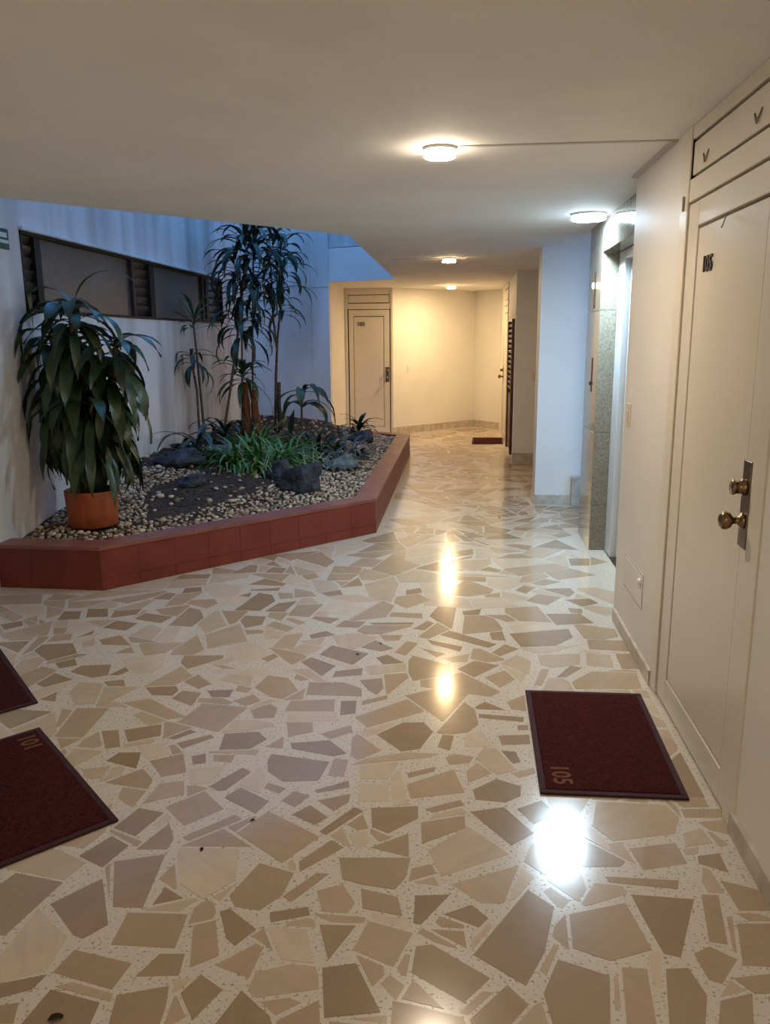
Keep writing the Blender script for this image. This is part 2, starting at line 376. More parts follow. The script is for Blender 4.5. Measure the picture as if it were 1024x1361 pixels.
TR.append((356, 960, 4, '''0,200 20,168 330,210 270,310 80,315 0,260|355,190 430,200 405,290 320,280|440,175 450,80 480,60 605,150 480,200|580,65 720,0 830,0 880,50 810,140 710,155|905,130 930,65 990,70 970,150|120,110 330,95 420,165 350,180 130,140|250,360 430,310 435,345 265,375|265,415 440,380 430,425 350,470|75,415 140,365 225,390 145,450|130,490 225,440 320,505 250,545|275,580 460,450 510,470 310,600|165,740 340,625 405,665 170,795|550,455 800,445 800,510 640,590 555,555|545,665 750,590 750,715|740,330 990,250 1048,372 760,405|815,532 1048,496 1052,560 820,645|835,460 1024,412 1048,440 876,480|740,270 890,235 890,260 750,295|0,320 100,350 60,380 -20,350|-20,410 50,400 -5,445|944,188 990,165 1096,184 1072,216 970,226|280,60 440,15 455,50 330,90|100,0 240,0 240,50 110,75|-10,130 85,75 80,140|*430,590 530,575 540,640 470,680|*490,330 640,330 650,420 480,420|*490,230 700,210 640,300 490,300'''))
TR.append((560, 900, 4, '''275,600 400,540 530,580 530,630 450,665 290,650|260,715 440,690 600,830 480,895|510,700 640,655 720,720 600,780|~240,500 300,455 375,510 250,560|285,160 340,130 450,175 300,170|305,195 545,212 545,238 310,215|410,310 575,305 580,355 430,360|425,390 500,395 530,450 490,460|455,130 550,95 560,180 480,170|~480,510 600,480 610,510 520,535|512,255 570,255 570,280 515,280|*240,300 330,290 380,370 230,370'''))
TR.append((0, 780, 3.413, '''155,290 190,262 330,255 350,300 215,335|210,250 250,218 330,212 320,240|0,215 240,155 215,220 20,235|320,385 370,357 505,352 490,400 420,412|450,240 545,218 595,265 465,262|465,185 530,152 625,165 570,198|610,145 660,118 785,135 730,165|765,175 860,93 910,105 925,140 870,180|500,140 520,110 645,98 620,125|845,75 870,60 970,55 990,75 940,98|260,150 290,110 370,110 360,145|390,138 400,98 490,98 490,135|630,265 640,255 830,252 750,300 655,312|820,345 835,312 1015,310 1010,325 850,372|660,455 800,450 810,470 780,493 690,490|835,430 900,398 960,440 900,462|940,470 1060,465 1040,500 960,500|780,505 830,470 915,480 870,540|555,525 680,505 845,590 760,600|~315,480 360,430 470,440 430,530 340,535|165,440 250,390 330,420 200,455|180,510 260,475 250,520|495,400 570,363 585,380 540,400|520,300 595,272 610,300|~370,255 430,230 430,265 380,275|345,230 430,195 420,215|250,345 340,325 350,355 270,370|805,614 921,529 1126,546 990,658|115,145 170,130 170,158|0,40 190,35 190,75 0,80|210,60 250,30 370,40 290,60|~590,220 680,170 740,190 690,240|0,170 100,155 105,175 20,195|470,430 560,420 570,450 490,450|690,55 760,25 800,30 770,58|825,30 840,5 915,0 915,20'''))
TR.append((280, 740, 3.657, '''115,260 235,175 300,185 315,215 240,262|185,135 265,105 370,130 350,142|265,265 330,225 420,215 360,268|375,285 420,235 550,230 480,292|365,305 390,295 465,318 430,330|490,300 510,288 630,300 580,325|270,335 310,313 410,345 370,365|*525,265 600,205 780,240 690,290|605,340 650,310 755,315 720,345|480,380 560,360 610,380 490,398|530,475 590,430 770,470 690,525|440,510 490,488 610,530 540,580|590,585 610,555 740,540 735,575|465,670 480,610 650,610 735,640 735,678|215,635 280,575 380,590 425,650 350,690 290,680|405,590 420,568 480,595 440,602|725,600 835,590 840,640 810,670 770,650|735,720 740,700 860,672 860,690|360,750 390,700 605,692 600,750|630,770 635,700 710,700 705,760|195,745 290,715 325,735 310,780 215,785|0,650 150,655 120,685 0,680|110,700 210,668 245,700 170,725|895,465 955,410 1010,420 950,480|730,440 800,405 890,445 830,460|805,490 860,475 940,515 840,522|820,380 930,380 920,405 850,408|770,320 990,318 980,330 790,330|865,290 880,270 1030,275 1030,300|670,45 740,5 840,15 790,50|535,175 630,160 645,185 570,192|632,150 720,100 740,140|702,779 958,691 1042,750 761,830|440,90 510,80 530,100 470,112|265,75 300,50 370,55 350,80|190,160 340,150 330,165 200,165|135,190 200,172 190,195|325,175 400,175 400,200 340,205|165,355 255,355 255,370 175,378|~385,455 450,420 550,440 480,475|10,525 60,525 125,545 60,545|245,495 310,470 330,485 280,510|143,310 170,285 270,290 250,330 170,345|~300,440 360,380 450,370 400,450|~40,600 90,570 210,580 190,630'''))
TR.append((540, 700, 3.2, '''10,570 30,548 185,590 185,625 30,655 10,620|220,605 290,570 395,590 290,640|335,640 420,610 465,650 400,685|365,535 420,500 480,520 400,550|~400,580 470,545 530,570 525,630|440,455 690,435 710,470 640,505 490,512|145,460 185,442 385,500 350,515|355,450 410,445 425,485 365,480|595,370 740,370 800,410 640,418|340,375 430,375 470,400 430,405|100,380 135,340 215,345 195,435 130,400|~560,545 740,540 740,585 620,600 570,585|~765,535 870,545 885,600 770,590|890,540 960,540 1000,605 920,605|770,480 930,485 950,530 780,520|705,660 790,615 980,620 1005,690 720,690|640,640 700,590 750,600 680,640|545,675 575,605 610,605 580,675|510,315 560,285 660,300 600,335|465,270 500,250 550,260 510,285|530,240 590,222 660,235 580,252|675,310 780,305 820,325 750,340|310,185 350,170 405,185 390,195|690,135 780,135 780,165 700,165|240,360 320,350 310,375 245,375|60,515 170,540 130,555|90,480 240,510 230,530 110,500|30,435 90,400 120,410 80,440|330,290 400,280 400,300 340,300|0,370 75,370 70,395 0,395|0,270 60,260 70,280 0,290|690,345 750,350 750,370 700,365|190,210 340,215 340,235 210,225|~160,560 270,540 260,575 190,575|*270,310 400,300 480,340 300,350'''))
def area(p): return abs(sum(p[i][0]*p[(i+1)%len(p)][1] - p[(i+1)%len(p)][0]*p[i][1] for i in range(len(p))))/2
def inside(pt, poly):
    c = False; n = len(poly)
    for i in range(n):
        (x1, y1), (x2, y2) = poly[i], poly[(i+1) % n]
        if (y1 > pt[1]) != (y2 > pt[1]) and pt[0] < (x2-x1)*(pt[1]-y1)/(y2-y1)+x1: c = not c
    return c
def shrink(p, g):
    """inset a convex polygon by g through half-plane clipping"""
    n = len(p)
    a = sum(p[i][0]*p[(i+1)%n][1] - p[(i+1)%n][0]*p[i][1] for i in range(n))
    if a < 0: p = p[::-1]
    q = p[:]
    for i in range(n):
        (x1, y1), (x2, y2) = p[i], p[(i+1)%n]
        L = math.hypot(x2-x1, y2-y1)
        if L < 1e-6: continue
        nx, ny = -(y2-y1)/L, (x2-x1)/L
        q = clip(q, (x1+nx*g, y1+ny*g), (nx, ny))
        if len(q) < 3: return []
    return q
def clip(p, o, nrm):
    out = []
    for i in range(len(p)):
        a, c = p[i], p[(i+1) % len(p)]
        da = (a[0]-o[0])*nrm[0]+(a[1]-o[1])*nrm[1]; dc = (c[0]-o[0])*nrm[0]+(c[1]-o[1])*nrm[1]
        if da >= 0: out.append(a)
        if da*dc < 0:
            t = da/(da-dc); out.append((a[0]+t*(c[0]-a[0]), a[1]+t*(c[1]-a[1])))
    return out
stones = []
for ox, oy, sc, txt in TR:
    for s in txt.split('|'):
        tone = U(.12, .72)
        if s[0] == '*': tone = U(.9, 1.0); s = s[1:]
        elif s[0] == '~': tone = U(.75, .86); s = s[1:]
        pts = []
        for q in s.split():
            px, py = (float(t) for t in q.split(','))
            v = at_z(ox+px/sc, oy+py/sc, 0); pts.append((v.x, v.y))
        stones.append((pts, tone))
# drop a traced piece that repeats one already taken from a neighbouring patch
keep = []
for p, t in stones:
    cx = sum(a for a, _ in p)/len(p); cy = sum(c for _, c in p)/len(p)
    if any(inside((cx, cy), q) or inside((sum(a for a, _ in q)/len(q), sum(c for _, c in q)/len(q)), p) for q, _ in keep): continue
    if any(sum(inside(a, q) for a in p) + sum(inside(a, p) for a in q) >= 2 for q, _ in keep): continue
    keep.append((p, t))
traced = keep
traced_pts = []
for p, _ in traced:
    n = len(p)
    for i in range(n):
        for k in range(5):
            traced_pts.append((p[i][0]+(p[(i+1)%n][0]-p[i][0])*k/5, p[i][1]+(p[(i+1)%n][1]-p[i][1])*k/5))
# the rest of the paving: a rectangle broken up by random straight cuts
cells = []
def split(p, target):
    A = area(p)
    if A < target or len(p) < 3: cells.append(p); return
    cx = sum(a for a, _ in p)/len(p); cy = sum(c for _, c in p)/len(p)
    best = max(range(len(p)), key=lambda i: math.hypot(p[i][0]-p[(i+1)%len(p)][0], p[i][1]-p[(i+1)%len(p)][1]))
    q = p[(best+1) % len(p)]; ang = math.atan2(q[1]-p[best][1], q[0]-p[best][0]) + math.pi/2 + random.gauss(0, .42)
    ex = (q[0]+p[best][0])/2*.5+cx*.5 + U(-.12, .12)*(q[0]-p[best][0]); ey = (q[1]+p[best][1])/2*.5+cy*.5 + U(-.12, .12)*(q[1]-p[best][1])
    nx, ny = -math.sin(ang), math.cos(ang)
    for s in (1, -1):
        h = clip(p, (ex, ey), (nx*s, ny*s))
        if len(h) >= 3: split(h, target*U(.75, 1.3))
split([(-3.0, -.2), (1.8, -.2), (1.8, 14.2), (-3.0, 14.2)], .034)
def in_floor(x, y):
    if inside((x, y), PLAN): return False
    if y < 4.25 and x > .85: return False
    if 4.25 <= y < 6.25 and x > .95 + (.1 if y < 5.67 else 0): return False
    if 7.28 < y < 7.62 and x > .70: return False
    if 6.2 < y and x > 1.6: return False
    if y > 9.8 and x > .67: return False
    if x + y < .4 and x < -1.05: return False
    if x < XL + .02: return False
    if y > 12.5 and x < -.9 + (y-12.55)*.917: return False
    if y > 13.4 and x > .285 + (14.0-y)*.8: return False
    return True
allst = list(traced)
tp = np.array(traced_pts)
def hull(p):
    p = sorted(set(p)); lo, up = [], []
    for a in (p, p[::-1]):
        h = []
        for q in a:
            while len(h) > 1 and (h[-1][0]-h[-2][0])*(q[1]-h[-2][1]) - (h[-1][1]-h[-2][1])*(q[0]-h[-2][0]) <= 1e-9: h.pop()
            h.append(q)
        (lo if a is p or not lo else up).extend(h[:-1])
    return lo + up
def warp(x, y):
    return (x + .075*math.sin(4.7*y+1.3*x) + .035*math.sin(11*y+3), y + .075*math.sin(4.3*x+1.1*y+2) + .035*math.sin(10*x+1))
for c in cells:
    c = hull([warp(*a) for a in c])
    if len(c) < 3: continue
    if c[0][1] < 4.4: c = clip(c, (.842, 0), (-1, 0))
    if len(c) < 3: continue
    p = shrink(c, U(.005, .010)); near = False
    if len(p) < 3: continue
    for q, _ in traced:
        if min(abs(p[0][0]-q[0][0]), 9) > .8 or abs(p[0][1]-q[0][1]) > .8: continue
        n = len(q); sg = 1 if sum(q[i][0]*q[(i+1)%n][1]-q[(i+1)%n][0]*q[i][1] for i in range(n)) > 0 else -1
        best = None
        for i in range(n):
            (x1, y1), (x2, y2) = q[i], q[(i+1) % n]; L = math.hypot(x2-x1, y2-y1)
            if L < 1e-5: continue
            nx, ny = sg*(y2-y1)/L, -sg*(x2-x1)/L
            g = .010
            if min((a[0]-x1)*nx+(a[1]-y1)*ny for a in p) >= g: best = p; break
            h = clip(p, (x1+nx*g, y1+ny*g), (nx, ny))
            if len(h) >= 3 and (best is None or area(h) > area(best)): best = h
        if best is None: p = []; break
        if best is not p: near = True; p = best
    if len(p) < 3 or area(p) < .0009: continue
    if not all(in_floor(*a) for a in p): continue
    if near: t = U(.55, 1.0)
    else: t = U(.12, .85) if R() > .25 else U(.85, 1)
    allst.append((p, t))
def shown(p):
    cx = sum(a for a, _ in p)/len(p); cy = sum(c for _, c in p)/len(p)
    d = math.hypot(cx, cy, 1.5)
    return area(p)*1.5/d**3 * (1 if cy > 1.3 else .05)
allst.sort(key=lambda s: -shown(s[0]))
rest = MB()
for i, (p, t) in enumerate(allst):
    col = (t, R(), R(), 1)
    if i < 300:
        MB().prism(p, -.006, U(-.0004, .0002), col).build('stone_piece', M['stone'], fl)
    else:
        rest.prism(p, -.006, U(-.0006, -.0001), col)
rest.build('small_stone_pieces', M['stone'], fl)['kind'] = 'stuff'

# ---------------------------------------------------------------- doors
def frame_mt(origin, u):
    u = Vector(u).normalized(); v = Vector((0, 0, 1)); n_ = u.cross(v)
    mt = Matrix((u, v, n_)).transposed().to_4x4(); mt.translation = Vector(origin); return mt
def ring(b, u0, u1, v0, v1, wl, wr, wb, wt, n0, n1, mt):
    b.bbox(u0, u0+wl, v0, v1, n0, n1, .0025, mt); b.bbox(u1-wr, u1, v0, v1, n0, n1, .0025, mt)
    b.bbox(u0+wl, u1-wr, v0, v0+wb, n0, n1, .0025, mt); b.bbox(u0+wl, u1-wr, v1-wt, v1, n0, n1, .0025, mt)
def door(name, mt, Wt, fw, leaf, panel, trans, number, nsize, npos, nmat, lock, label, clips=(), handle_light=True):
    d = struct(empty(name), label)
    lu0, lu1, lh = leaf
    b = MB()
    b.bbox(0, fw, 0, ZC, -.06, .012, .003, mt); b.bbox(Wt-fw, Wt, 0, ZC, -.06, .012, .003, mt)
    b.build('jamb', M['door'], d)
    b = MB(); b.box(fw, Wt-fw, 0, ZC, -.07, -.05, mt); b.build('backing', M['dark'], d)
    lf = MB(); pu0, pu1, pv0, pv1 = panel
    ring(lf, lu0+.009, lu1-.007, .008, lh-.006, pu0-lu0-.009, lu1-pu1-.007, pv0-.008, lh-.006-pv1, -.04, .004, mt)
    lfo = lf.build('door_leaf', M['door'], d)
    g = .008
    b = MB(); b.bbox(pu0+g, pu1-g, pv0+g, pv1-.011, -.035, .001, .002, mt); b.build('panel', M['door'], lfo)
    # transom
    tu0, tu1, tv0, tv1 = trans
    t = MB(); ring(t, fw, Wt-fw, lh+.004, ZC, tu0-fw, Wt-fw-tu1, tv0-lh-.004, ZC-tv1, -.05, .006, mt)
    to = t.build('transom', M['door'], d)
    b = MB(); b.bbox(tu0+.008, tu1-.008, tv0+.013, tv1-.010, -.045, .001, .002, mt); tp_ = b.build('transom_panel', M['door'], d)
    for (cu, cv) in clips:
        b = MB()
        b.tube([mt @ Vector((cu-.032, cv+.018, .003)), mt @ Vector((cu, cv-.016, .007))], .0028, 6)
        b.tube([mt @ Vector((cu+.030, cv+.02, .003)), mt @ Vector((cu, cv-.016, .007))], .0028, 6)
        b.build('clip', M['clip'], tp_)['label'] = 'small bent metal clip'
    # lock
    ku, kv0, kv1, kw, knob_v, bolt_v, ks = lock
    b = MB(); b.bbox(ku-kw/2, ku+kw/2, kv0, kv1, .003, .009, .002, mt); lp = b.build('lock_plate', M['bronze'], lfo); lp['label'] = 'bronze lock plate'
    k = mt @ Matrix.Translation((ku, knob_v, .008))
    b = MB(); b.lathe([(.026*ks, 0), (.028*ks, .006*ks), (.02*ks, .012*ks), (.012*ks, .018*ks), (.011*ks, .03*ks), (.016*ks, .036*ks), (.026*ks, .043*ks), (.031*ks, .055*ks), (.029*ks, .066*ks), (.02*ks, .074*ks), (.008*ks, .077*ks), (.0, .077*ks)], 20, k)
    kn = b.build('knob', M['brass'], lfo, True); kn['label'] = 'round brass knob'
    k = mt @ Matrix.Translation((ku, bolt_v, .008))
    b = MB(); b.lathe([(.028*ks, 0), (.028*ks, .012*ks), (.022*ks, .016*ks), (.022*ks, .034*ks), (.026*ks, .038*ks), (.024*ks, .046*ks), (.0, .047*ks)], 20, k)
    kn = b.build('deadbolt', M['brass'], lfo, True); kn['label'] = 'brass deadbolt cylinder'
    if number:
        text_mesh(number, nsize, .003, mt @ Matrix.Translation((npos[0], npos[1], .004)), 'door_number', nmat, lfo)
    return d
d1 = door('door_1', frame_mt((XR, DY1, 0), (0, -1, 0)), DY1-DY0, .102, (.102, 1.005, 1.987), (.237, .935, .122, 1.892), (.100, 1.005, 2.072, 2.212),
     '105', .076, (.385, 1.745), M['black'], (.955, .873, 1.137, .064, .956, 1.058, .92), 'cream near door numbered 105 with brass knob', ((.27, 2.118), (.775, 2.122)))
b = MB(); mt = frame_mt((XR, DY1, 0), (0, -1, 0))
b.tube([mt @ Vector((.552, 1.883, .004)), mt @ Vector((.552, 1.853, .012)), mt @ Vector((.544, 1.846, .014))], .0022, 6); b.build('hook', M['clip'], d1)
b = MB(); b.bbox(.055, .066, 1.965, 2.02, .012, .02, .002, mt); b.build('hinge', M['clip'], d1)
door('door_2', frame_mt((-1.755, 12.75, 0), (1, 0, 0)), .745, .035, (.045, .70, 1.94), (.125, .605, .12, 1.84), (.045, .69, 2.03, 2.165),
     '103', .085, (.245, 1.72), M['brown'], (.655, .83, 1.06, .058, .89, 1.0, .8), 'cream far door numbered 103 behind the planter')
door('door_3', frame_mt((.70, 12.62, 0), (0, -1, 0)), 1.07, .06, (.06, 1.01, 1.95), (.17, .90, .12, 1.85), (.10, .97, 2.03, 2.19),
     None, 0, (0, 0), None, (.12, .82, 1.08, .05, .92, 1.02, 1.0), 'edge-on cream door at the far right')

# ---------------------------------------------------------------- lift
lift = struct(empty('wall_lift_surround'), 'polished grey-tan granite lift surround')
JX, JY0, JY1 = .954, 5.69, 6.213
ZL = 2.05
zs = [0, .326, .846, 1.675, ZC]
for z0, z1 in zip(zs, zs[1:]):
    b = MB(); b.bbox(JX, 1.12, JY0, JY1, z0+.001, z1-.0012, .002); b.build('granite_slab', M['granite'], lift)
b = MB(); b.bbox(JX+.001, 1.12, 4.24, JY0-.002, ZL, ZC-.001, .002); b.build('granite_lintel', M['granite'], lift)
b = MB(); b.bbox(JX+.001, 1.12, 4.252, 4.40, .001, ZL-.002, .002); b.build('granite_slab', M['granite'], lift)
ld = struct(empty('door_4'), 'pale painted steel lift door in its frame')
b = MB(); b.bbox(1.066, 1.118, 5.49, JY0-.002, 0, ZL-.002, .003); b.bbox(1.066, 1.118, 4.40, 4.5, 0, ZL-.002, .003); b.bbox(1.066, 1.118, 4.5, 5.49, ZL-.06, ZL-.002, .003); b.build('frame', M['steel'], ld)
b = MB(); b.bbox(1.105, 1.135, 4.96, 5.475, .01, ZL-.075, .003); b.build('door_panel', M['steel'], ld)
b = MB(); b.bbox(1.112, 1.135, 4.45, 4.955, .01, ZL-.075, .003); b.build('door_panel', M['steel'], ld)
b = MB(); b.box(1.06, 1.14, 4.42, 5.66, -.0005, .004); b.build('threshold', M['bronze'], ld)
# indicator and call plates on the surround
p = empty('lift_indicator', (JX, 5.95, 1.82)); tag(p, 'narrow dark lift indicator plate with a glowing spot standing for a reflection, high on the granite pillar', 'indicator')
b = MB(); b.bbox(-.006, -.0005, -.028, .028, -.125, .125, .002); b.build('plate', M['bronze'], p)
b = MB(); b.lathe([(.022, 0), (.021, .006), (.012, .011), (0, .012)], 16, Matrix.Translation((-.006, 0, .03)) @ Matrix.Rotation(-math.pi/2, 4, 'Y')); b.build('lens', lamp_mat('reflection_glow', (1, .8, .55), 9), p, True)  # emissive dot stands for a bright reflection on the plate, not a lamp
p = empty('lift_call_plate', (JX, 5.92, 1.235)); tag(p, 'tall narrow brass call plate at waist height on the granite pillar', 'call plate')
b = MB(); b.bbox(-.005, -.0005, -.03, .03, -.12, .12, .002); b.build('plate', M['brass'], p)
b = MB(); b.lathe([(.014, 0), (.014, .006), (.010, .008), (0, .008)], 14, Matrix.Translation((-.005, 0, -.06)) @ Matrix.Rotation(-math.pi/2, 4, 'Y')); b.build('button', M['black'], p, True)

# ---------------------------------------------------------------- ceiling lights
def ceiling_light(loc, r, col, s, label, h=.036, band=14):
    e_ = empty('ceiling_light', loc); tag(e_, label, 'ceiling light', 'round ceiling lights')
    MB().lathe([(r*.96, 0), (r*1.06, -.001), (r*1.06, -.011), (r*1.0, -.013), (r*.96, -.012)], 32).build('rim', M['plastic'], e_, True)
    MB().lathe([(r*.985, -.012), (r*.985, -h)], 32).build('glowing_band', lamp_mat('lit_band', col, band), e_, True)
    MB().lathe([(r*.985, -h), (r*.93, -h-.003), (r*.6, -h-.004), (0.0, -h-.0045)], 32).build('diffuser', lamp_mat('lit_diffuser', col, s), e_, True)
    return e_
ceiling_light((-.082, 3.53, ZC), .066, WARM_NEAR, LAMP['near'], 'nearest round warm ceiling light with the conduit running right from it', band=34)
ceiling_light((.817, 5.45, ZC), .108, COOL, LAMP['cool'], 'bluish white ceiling light in front of the lift')
ceiling_light((-.095, 8.2, ZC), .066, WARM_FAR, LAMP['far'], 'warm ceiling light midway along the corridor, second in its row')
ceiling_light((-.11, 12.40, ZC), .066, WARM_FAR, LAMP['end'], 'farthest warm ceiling light before the angled end wall')
ceiling_light((-.1, -.9, ZC), .066, WARM_NEAR, LAMP['back'], 'warm ceiling light behind the viewer', band=75)
b = MB(); b.box(-.01, .862, 3.50, 3.522, ZC-.004, ZC-.0002)
b.box(.835, .8615, 3.505, 4.25, ZC-.010, ZC-.0002)
tag(b.build('cable_conduit', M['conduit']), 'thin painted cable conduit from the nearest ceiling light to the right wall', 'conduit')
b = MB(); b.box(-.66, -.165, 8.19, 8.215, ZC-.004, ZC-.0002)
tag(b.build('cable_conduit', M['conduit']), 'thin painted cable conduit left of the mid-corridor light', 'conduit')

# ---------------------------------------------------------------- wall fittings
p = empty('access_hatch', (.862, 3.82, .343)); tag(p, 'small painted access hatch low on the right wall by the skirting', 'hatch')
b = MB(); b.bbox(-.004, -.0003, -.19, .19, -.075, .075, .002); b.build('cover', M['satin'], p)
b = MB()
for y0, y1, z0, z1 in ((-.2, -.19, -.085, .085), (.19, .2, -.085, .085), (-.19, .19, .075, .085), (-.19, .19, -.085, -.075)): b.box(-.0025, -.0003, y0, y1, z0, z1)
b.build('rim', M['conduit'], p)
b = MB(); b.lathe([(.014, 0), (.017, .006), (.013, .014), (0, .016)], 14, Matrix.Translation((-.004, -.165, .045)) @ Matrix.Rotation(-math.pi/2, 4, 'Y')); k = b.build('knob', M['plastic'], p, True); k['label'] = 'white round knob'
def switch(loc, mt, mat, label, name='light_switch', cat='switch'):
    p = empty(name); tag(p, label, cat); t = Matrix.Translation(loc) @ mt
    b = MB(); b.bbox(-.036, .036, -.058, .058, .0003, .008, .002, t); b.build('plate', mat, p)
    b = MB(); b.bbox(-.013, .013, -.024, .024, .0075, .014, .002, t); b.build('rocker', mat, p)
    return p
MX = frame_mt((0, 0, 0), (0, -1, 0))
switch((.862, 4.13, 1.115), MX, M['cream_plastic'], 'small cream bell switch on the right wall near the lift corner')
dv = Vector((1.295, 1.3, 0)).normalized()
switch((-1.01 + dv.x*.32, 12.75 + dv.y*.32, 1.02), frame_mt((0, 0, 0), dv), M['plastic'], 'white light switch on the end wall right of the far door')
switch((.93, 9.82, 1.05), frame_mt((0, 0, 0), (1, 0, 0)), M['cream_plastic'], 'light switch on the recessed grey wall beyond the white pier')
# green sign
p = empty('exit_sign', (XL, 4.98, 2.125)); tag(p, 'green evacuation sign with white bands left of the strip window', 'sign')
b = MB(); b.bbox(.0005, .008, -.16, .078, -.062, .062, .002); b.build('board', M['green'], p)
b = MB(); b.box(.008, .009, -.15, .056, .008, .038); b.box(.008, .009, -.15, .07, -.026, -.006); b.build('print', M['signwhite'], p)

# security gate on the far right wall
p = empty('security_gate', (.70, 10.4, 0)); tag(p, 'dark red slatted security gate seen edge-on past the grey pier', 'gate')
b = MB(); b.bbox(-.05, -.001, .36, .41, .07, 1.70, .004); b.build('post', M['redwood'], p)
b = MB(); b.bbox(-.05, -.001, -.38, -.33, .07, 1.72, .004); b.build('post', M['redwood'], p)
b = MB(); b.bbox(-.035, -.006, -.33, .36, .10, .80, .004); b.build('lower_panel', M['redwood'], p)
for k in range(13):
    b = MB(); b.bbox(-.042, -.006, -.33, .36, .86+k*.064, .893+k*.064, .004); b.build('slat', M['redwood'], p)

# ---------------------------------------------------------------- strip window
wn = struct(empty('window_1'), 'long dark strip window of fixed panes and glass louvres')
b = MB(); t_ = .022
b.box(XL-.07, XL+.004, WY0, WY1, WZ0, WZ0+t_); b.box(XL-.07, XL+.004, WY0, WY1, WZ1-t_, WZ1); b.box(XL-.07, XL+.004, WY0, WY0+.02, WZ0, WZ1); b.box(XL-.07, XL+.004, WY1-.02, WY1, WZ0, WZ1)
b.build('frame', M['iron'], wn)
b = MB(); b.bbox(XL-.05, XL+.03, WY0-.01, WY1+.01, WZ1, WZ1+.022, .003); b.build('drip_ledge', M['atrium'], wn)
for y0, y1 in ((5.40, 5.48), (7.45, 7.57), (9.14, 9.24)):
    b = MB(); b.box(XL-.075, XL-.01, y0, y1, WZ0+t_, WZ1-t_)
    for k in range(7): b.box(XL-.05, XL-.004, y0-.012, y0+.02, WZ0+.05+k*.062, WZ0+.075+k*.062)
    b.build('louvre_bracket', M['iron'], wn)
for y in (7.03, 9.0):
    b = MB(); b.box(XL-.06, XL-.002, y, y+.05, WZ0+t_, WZ1-t_); b.build('mullion', M['rust'], wn)
for y0, y1 in ((5.48, 7.03), (7.57, 9.0)):
    b = MB(); b.box(XL-.045, XL-.035, y0, y1, WZ0+t_, WZ1-t_); b.build('pane', M['glass'], wn)
for y0, y1 in ((5.22, 5.40), (7.08, 7.45), (9.24, 9.74)):
    for k in range(6):
        z = WZ0 + .03 + k*.079
        b = MB(); a, c = (XL-.075, z), (XL-.03, z+.088)
        b.add([(a[0], y0, a[1]), (a[0]+.006, y0, a[1]-.003), (c[0]+.006, y0, c[1]-.003), (c[0], y0, c[1]), (a[0], y1, a[1]), (a[0]+.006, y1, a[1]-.003), (c[0]+.006, y1, c[1]-.003), (c[0], y1, c[1])],
              [(0, 1, 2, 3), (7, 6, 5, 4), (0, 4, 5, 1), (1, 5, 6, 2), (2, 6, 7, 3), (3, 7, 4, 0)])
        b.build('slat', M['louvre'], wn)

# ---------------------------------------------------------------- planter
pl = empty('planter', (0, 0, 0)); tag(pl, 'low built-in planter faced in red clay tiles beside the corridor', 'planter')
ZR = .275
edge = [(XL+.001, 4.56), (-2.155, 4.535), (-.63, 6.12), (-.612, 10.42), (-1.765, 11.20)]
def off(pts, d):
    """offset an open polyline to its left by d"""
    out = []
    for i, p in enumerate(pts):
        ns = []
        for a, c in ((i-1, i), (i, i+1)):
            if a >= 0 and c < len(pts):
                t = Vector((pts[c][0]-pts[a][0], pts[c][1]-pts[a][1])).normalized(); ns.append(Vector((-t.y, t.x)))
        m_ = sum(ns, Vector((0, 0)))/len(ns); m_ = m_/m_.length_squared if m_.length > 0 else m_
        out.append((p[0]+m_.x*d, p[1]+m_.y*d))
    return out
core_o, core_i = off(edge, .0025), off(edge, .15)
b = MB()
for i in range(len(edge)-1):
    b.prism([core_o[i], core_o[i+1], core_i[i+1], core_i[i]], 0, ZR-.02)
b.build('core', M['clay_joint'], pl)
def lerp(a, c, t): return (a[0]+(c[0]-a[0])*t, a[1]+(c[1]-a[1])*t)
face_in = off(edge, .014); cop_i = off(edge, .165); cop_o = off(edge, -.006)
for i in range(len(edge)-1):
    L = math.dist(edge[i], edge[i+1]); n = max(1, round(L/.245))
    for k in range(n):
        g = .0013/L
        t0, t1 = k/n + (g if k else 0), (k+1)/n - (g if k < n-1 else 0)
        q = [lerp(edge[i], edge[i+1], t0), lerp(edge[i], edge[i+1], t1), lerp(face_in[i], face_in[i+1], t1), lerp(face_in[i], face_in[i+1], t0)]
        if i == 0:
            MB().prism(q, 0.001, ZR-.024).build('face_tile', M['clay'], pl)
        else:
            MB().prism(q, .073, ZR-.024).build('face_tile', M['clay'], pl)
            e2 = off(edge, -.004)
            q2 = [lerp(e2[i], e2[i+1], t0), lerp(e2[i], e2[i+1], t1), q[2], q[3]]
            MB().prism(q2, 0.001, .070).build('skirting_tile', M['clay'], pl)
    n = max(1, round(L/.30))
    for k in range(n):
        g = .0010/L
        t0, t1 = k/n + (g if k else 0), (k+1)/n - (g if k < n-1 else 0)
        q = [lerp(cop_o[i], cop_o[i+1], t0), lerp(cop_o[i], cop_o[i+1], t1), lerp(cop_i[i], cop_i[i+1], t1), lerp(cop_i[i], cop_i[i+1], t0)]
        MB().prism(q, ZR-.022, ZR).build('coping_tile', M['coping'], pl)

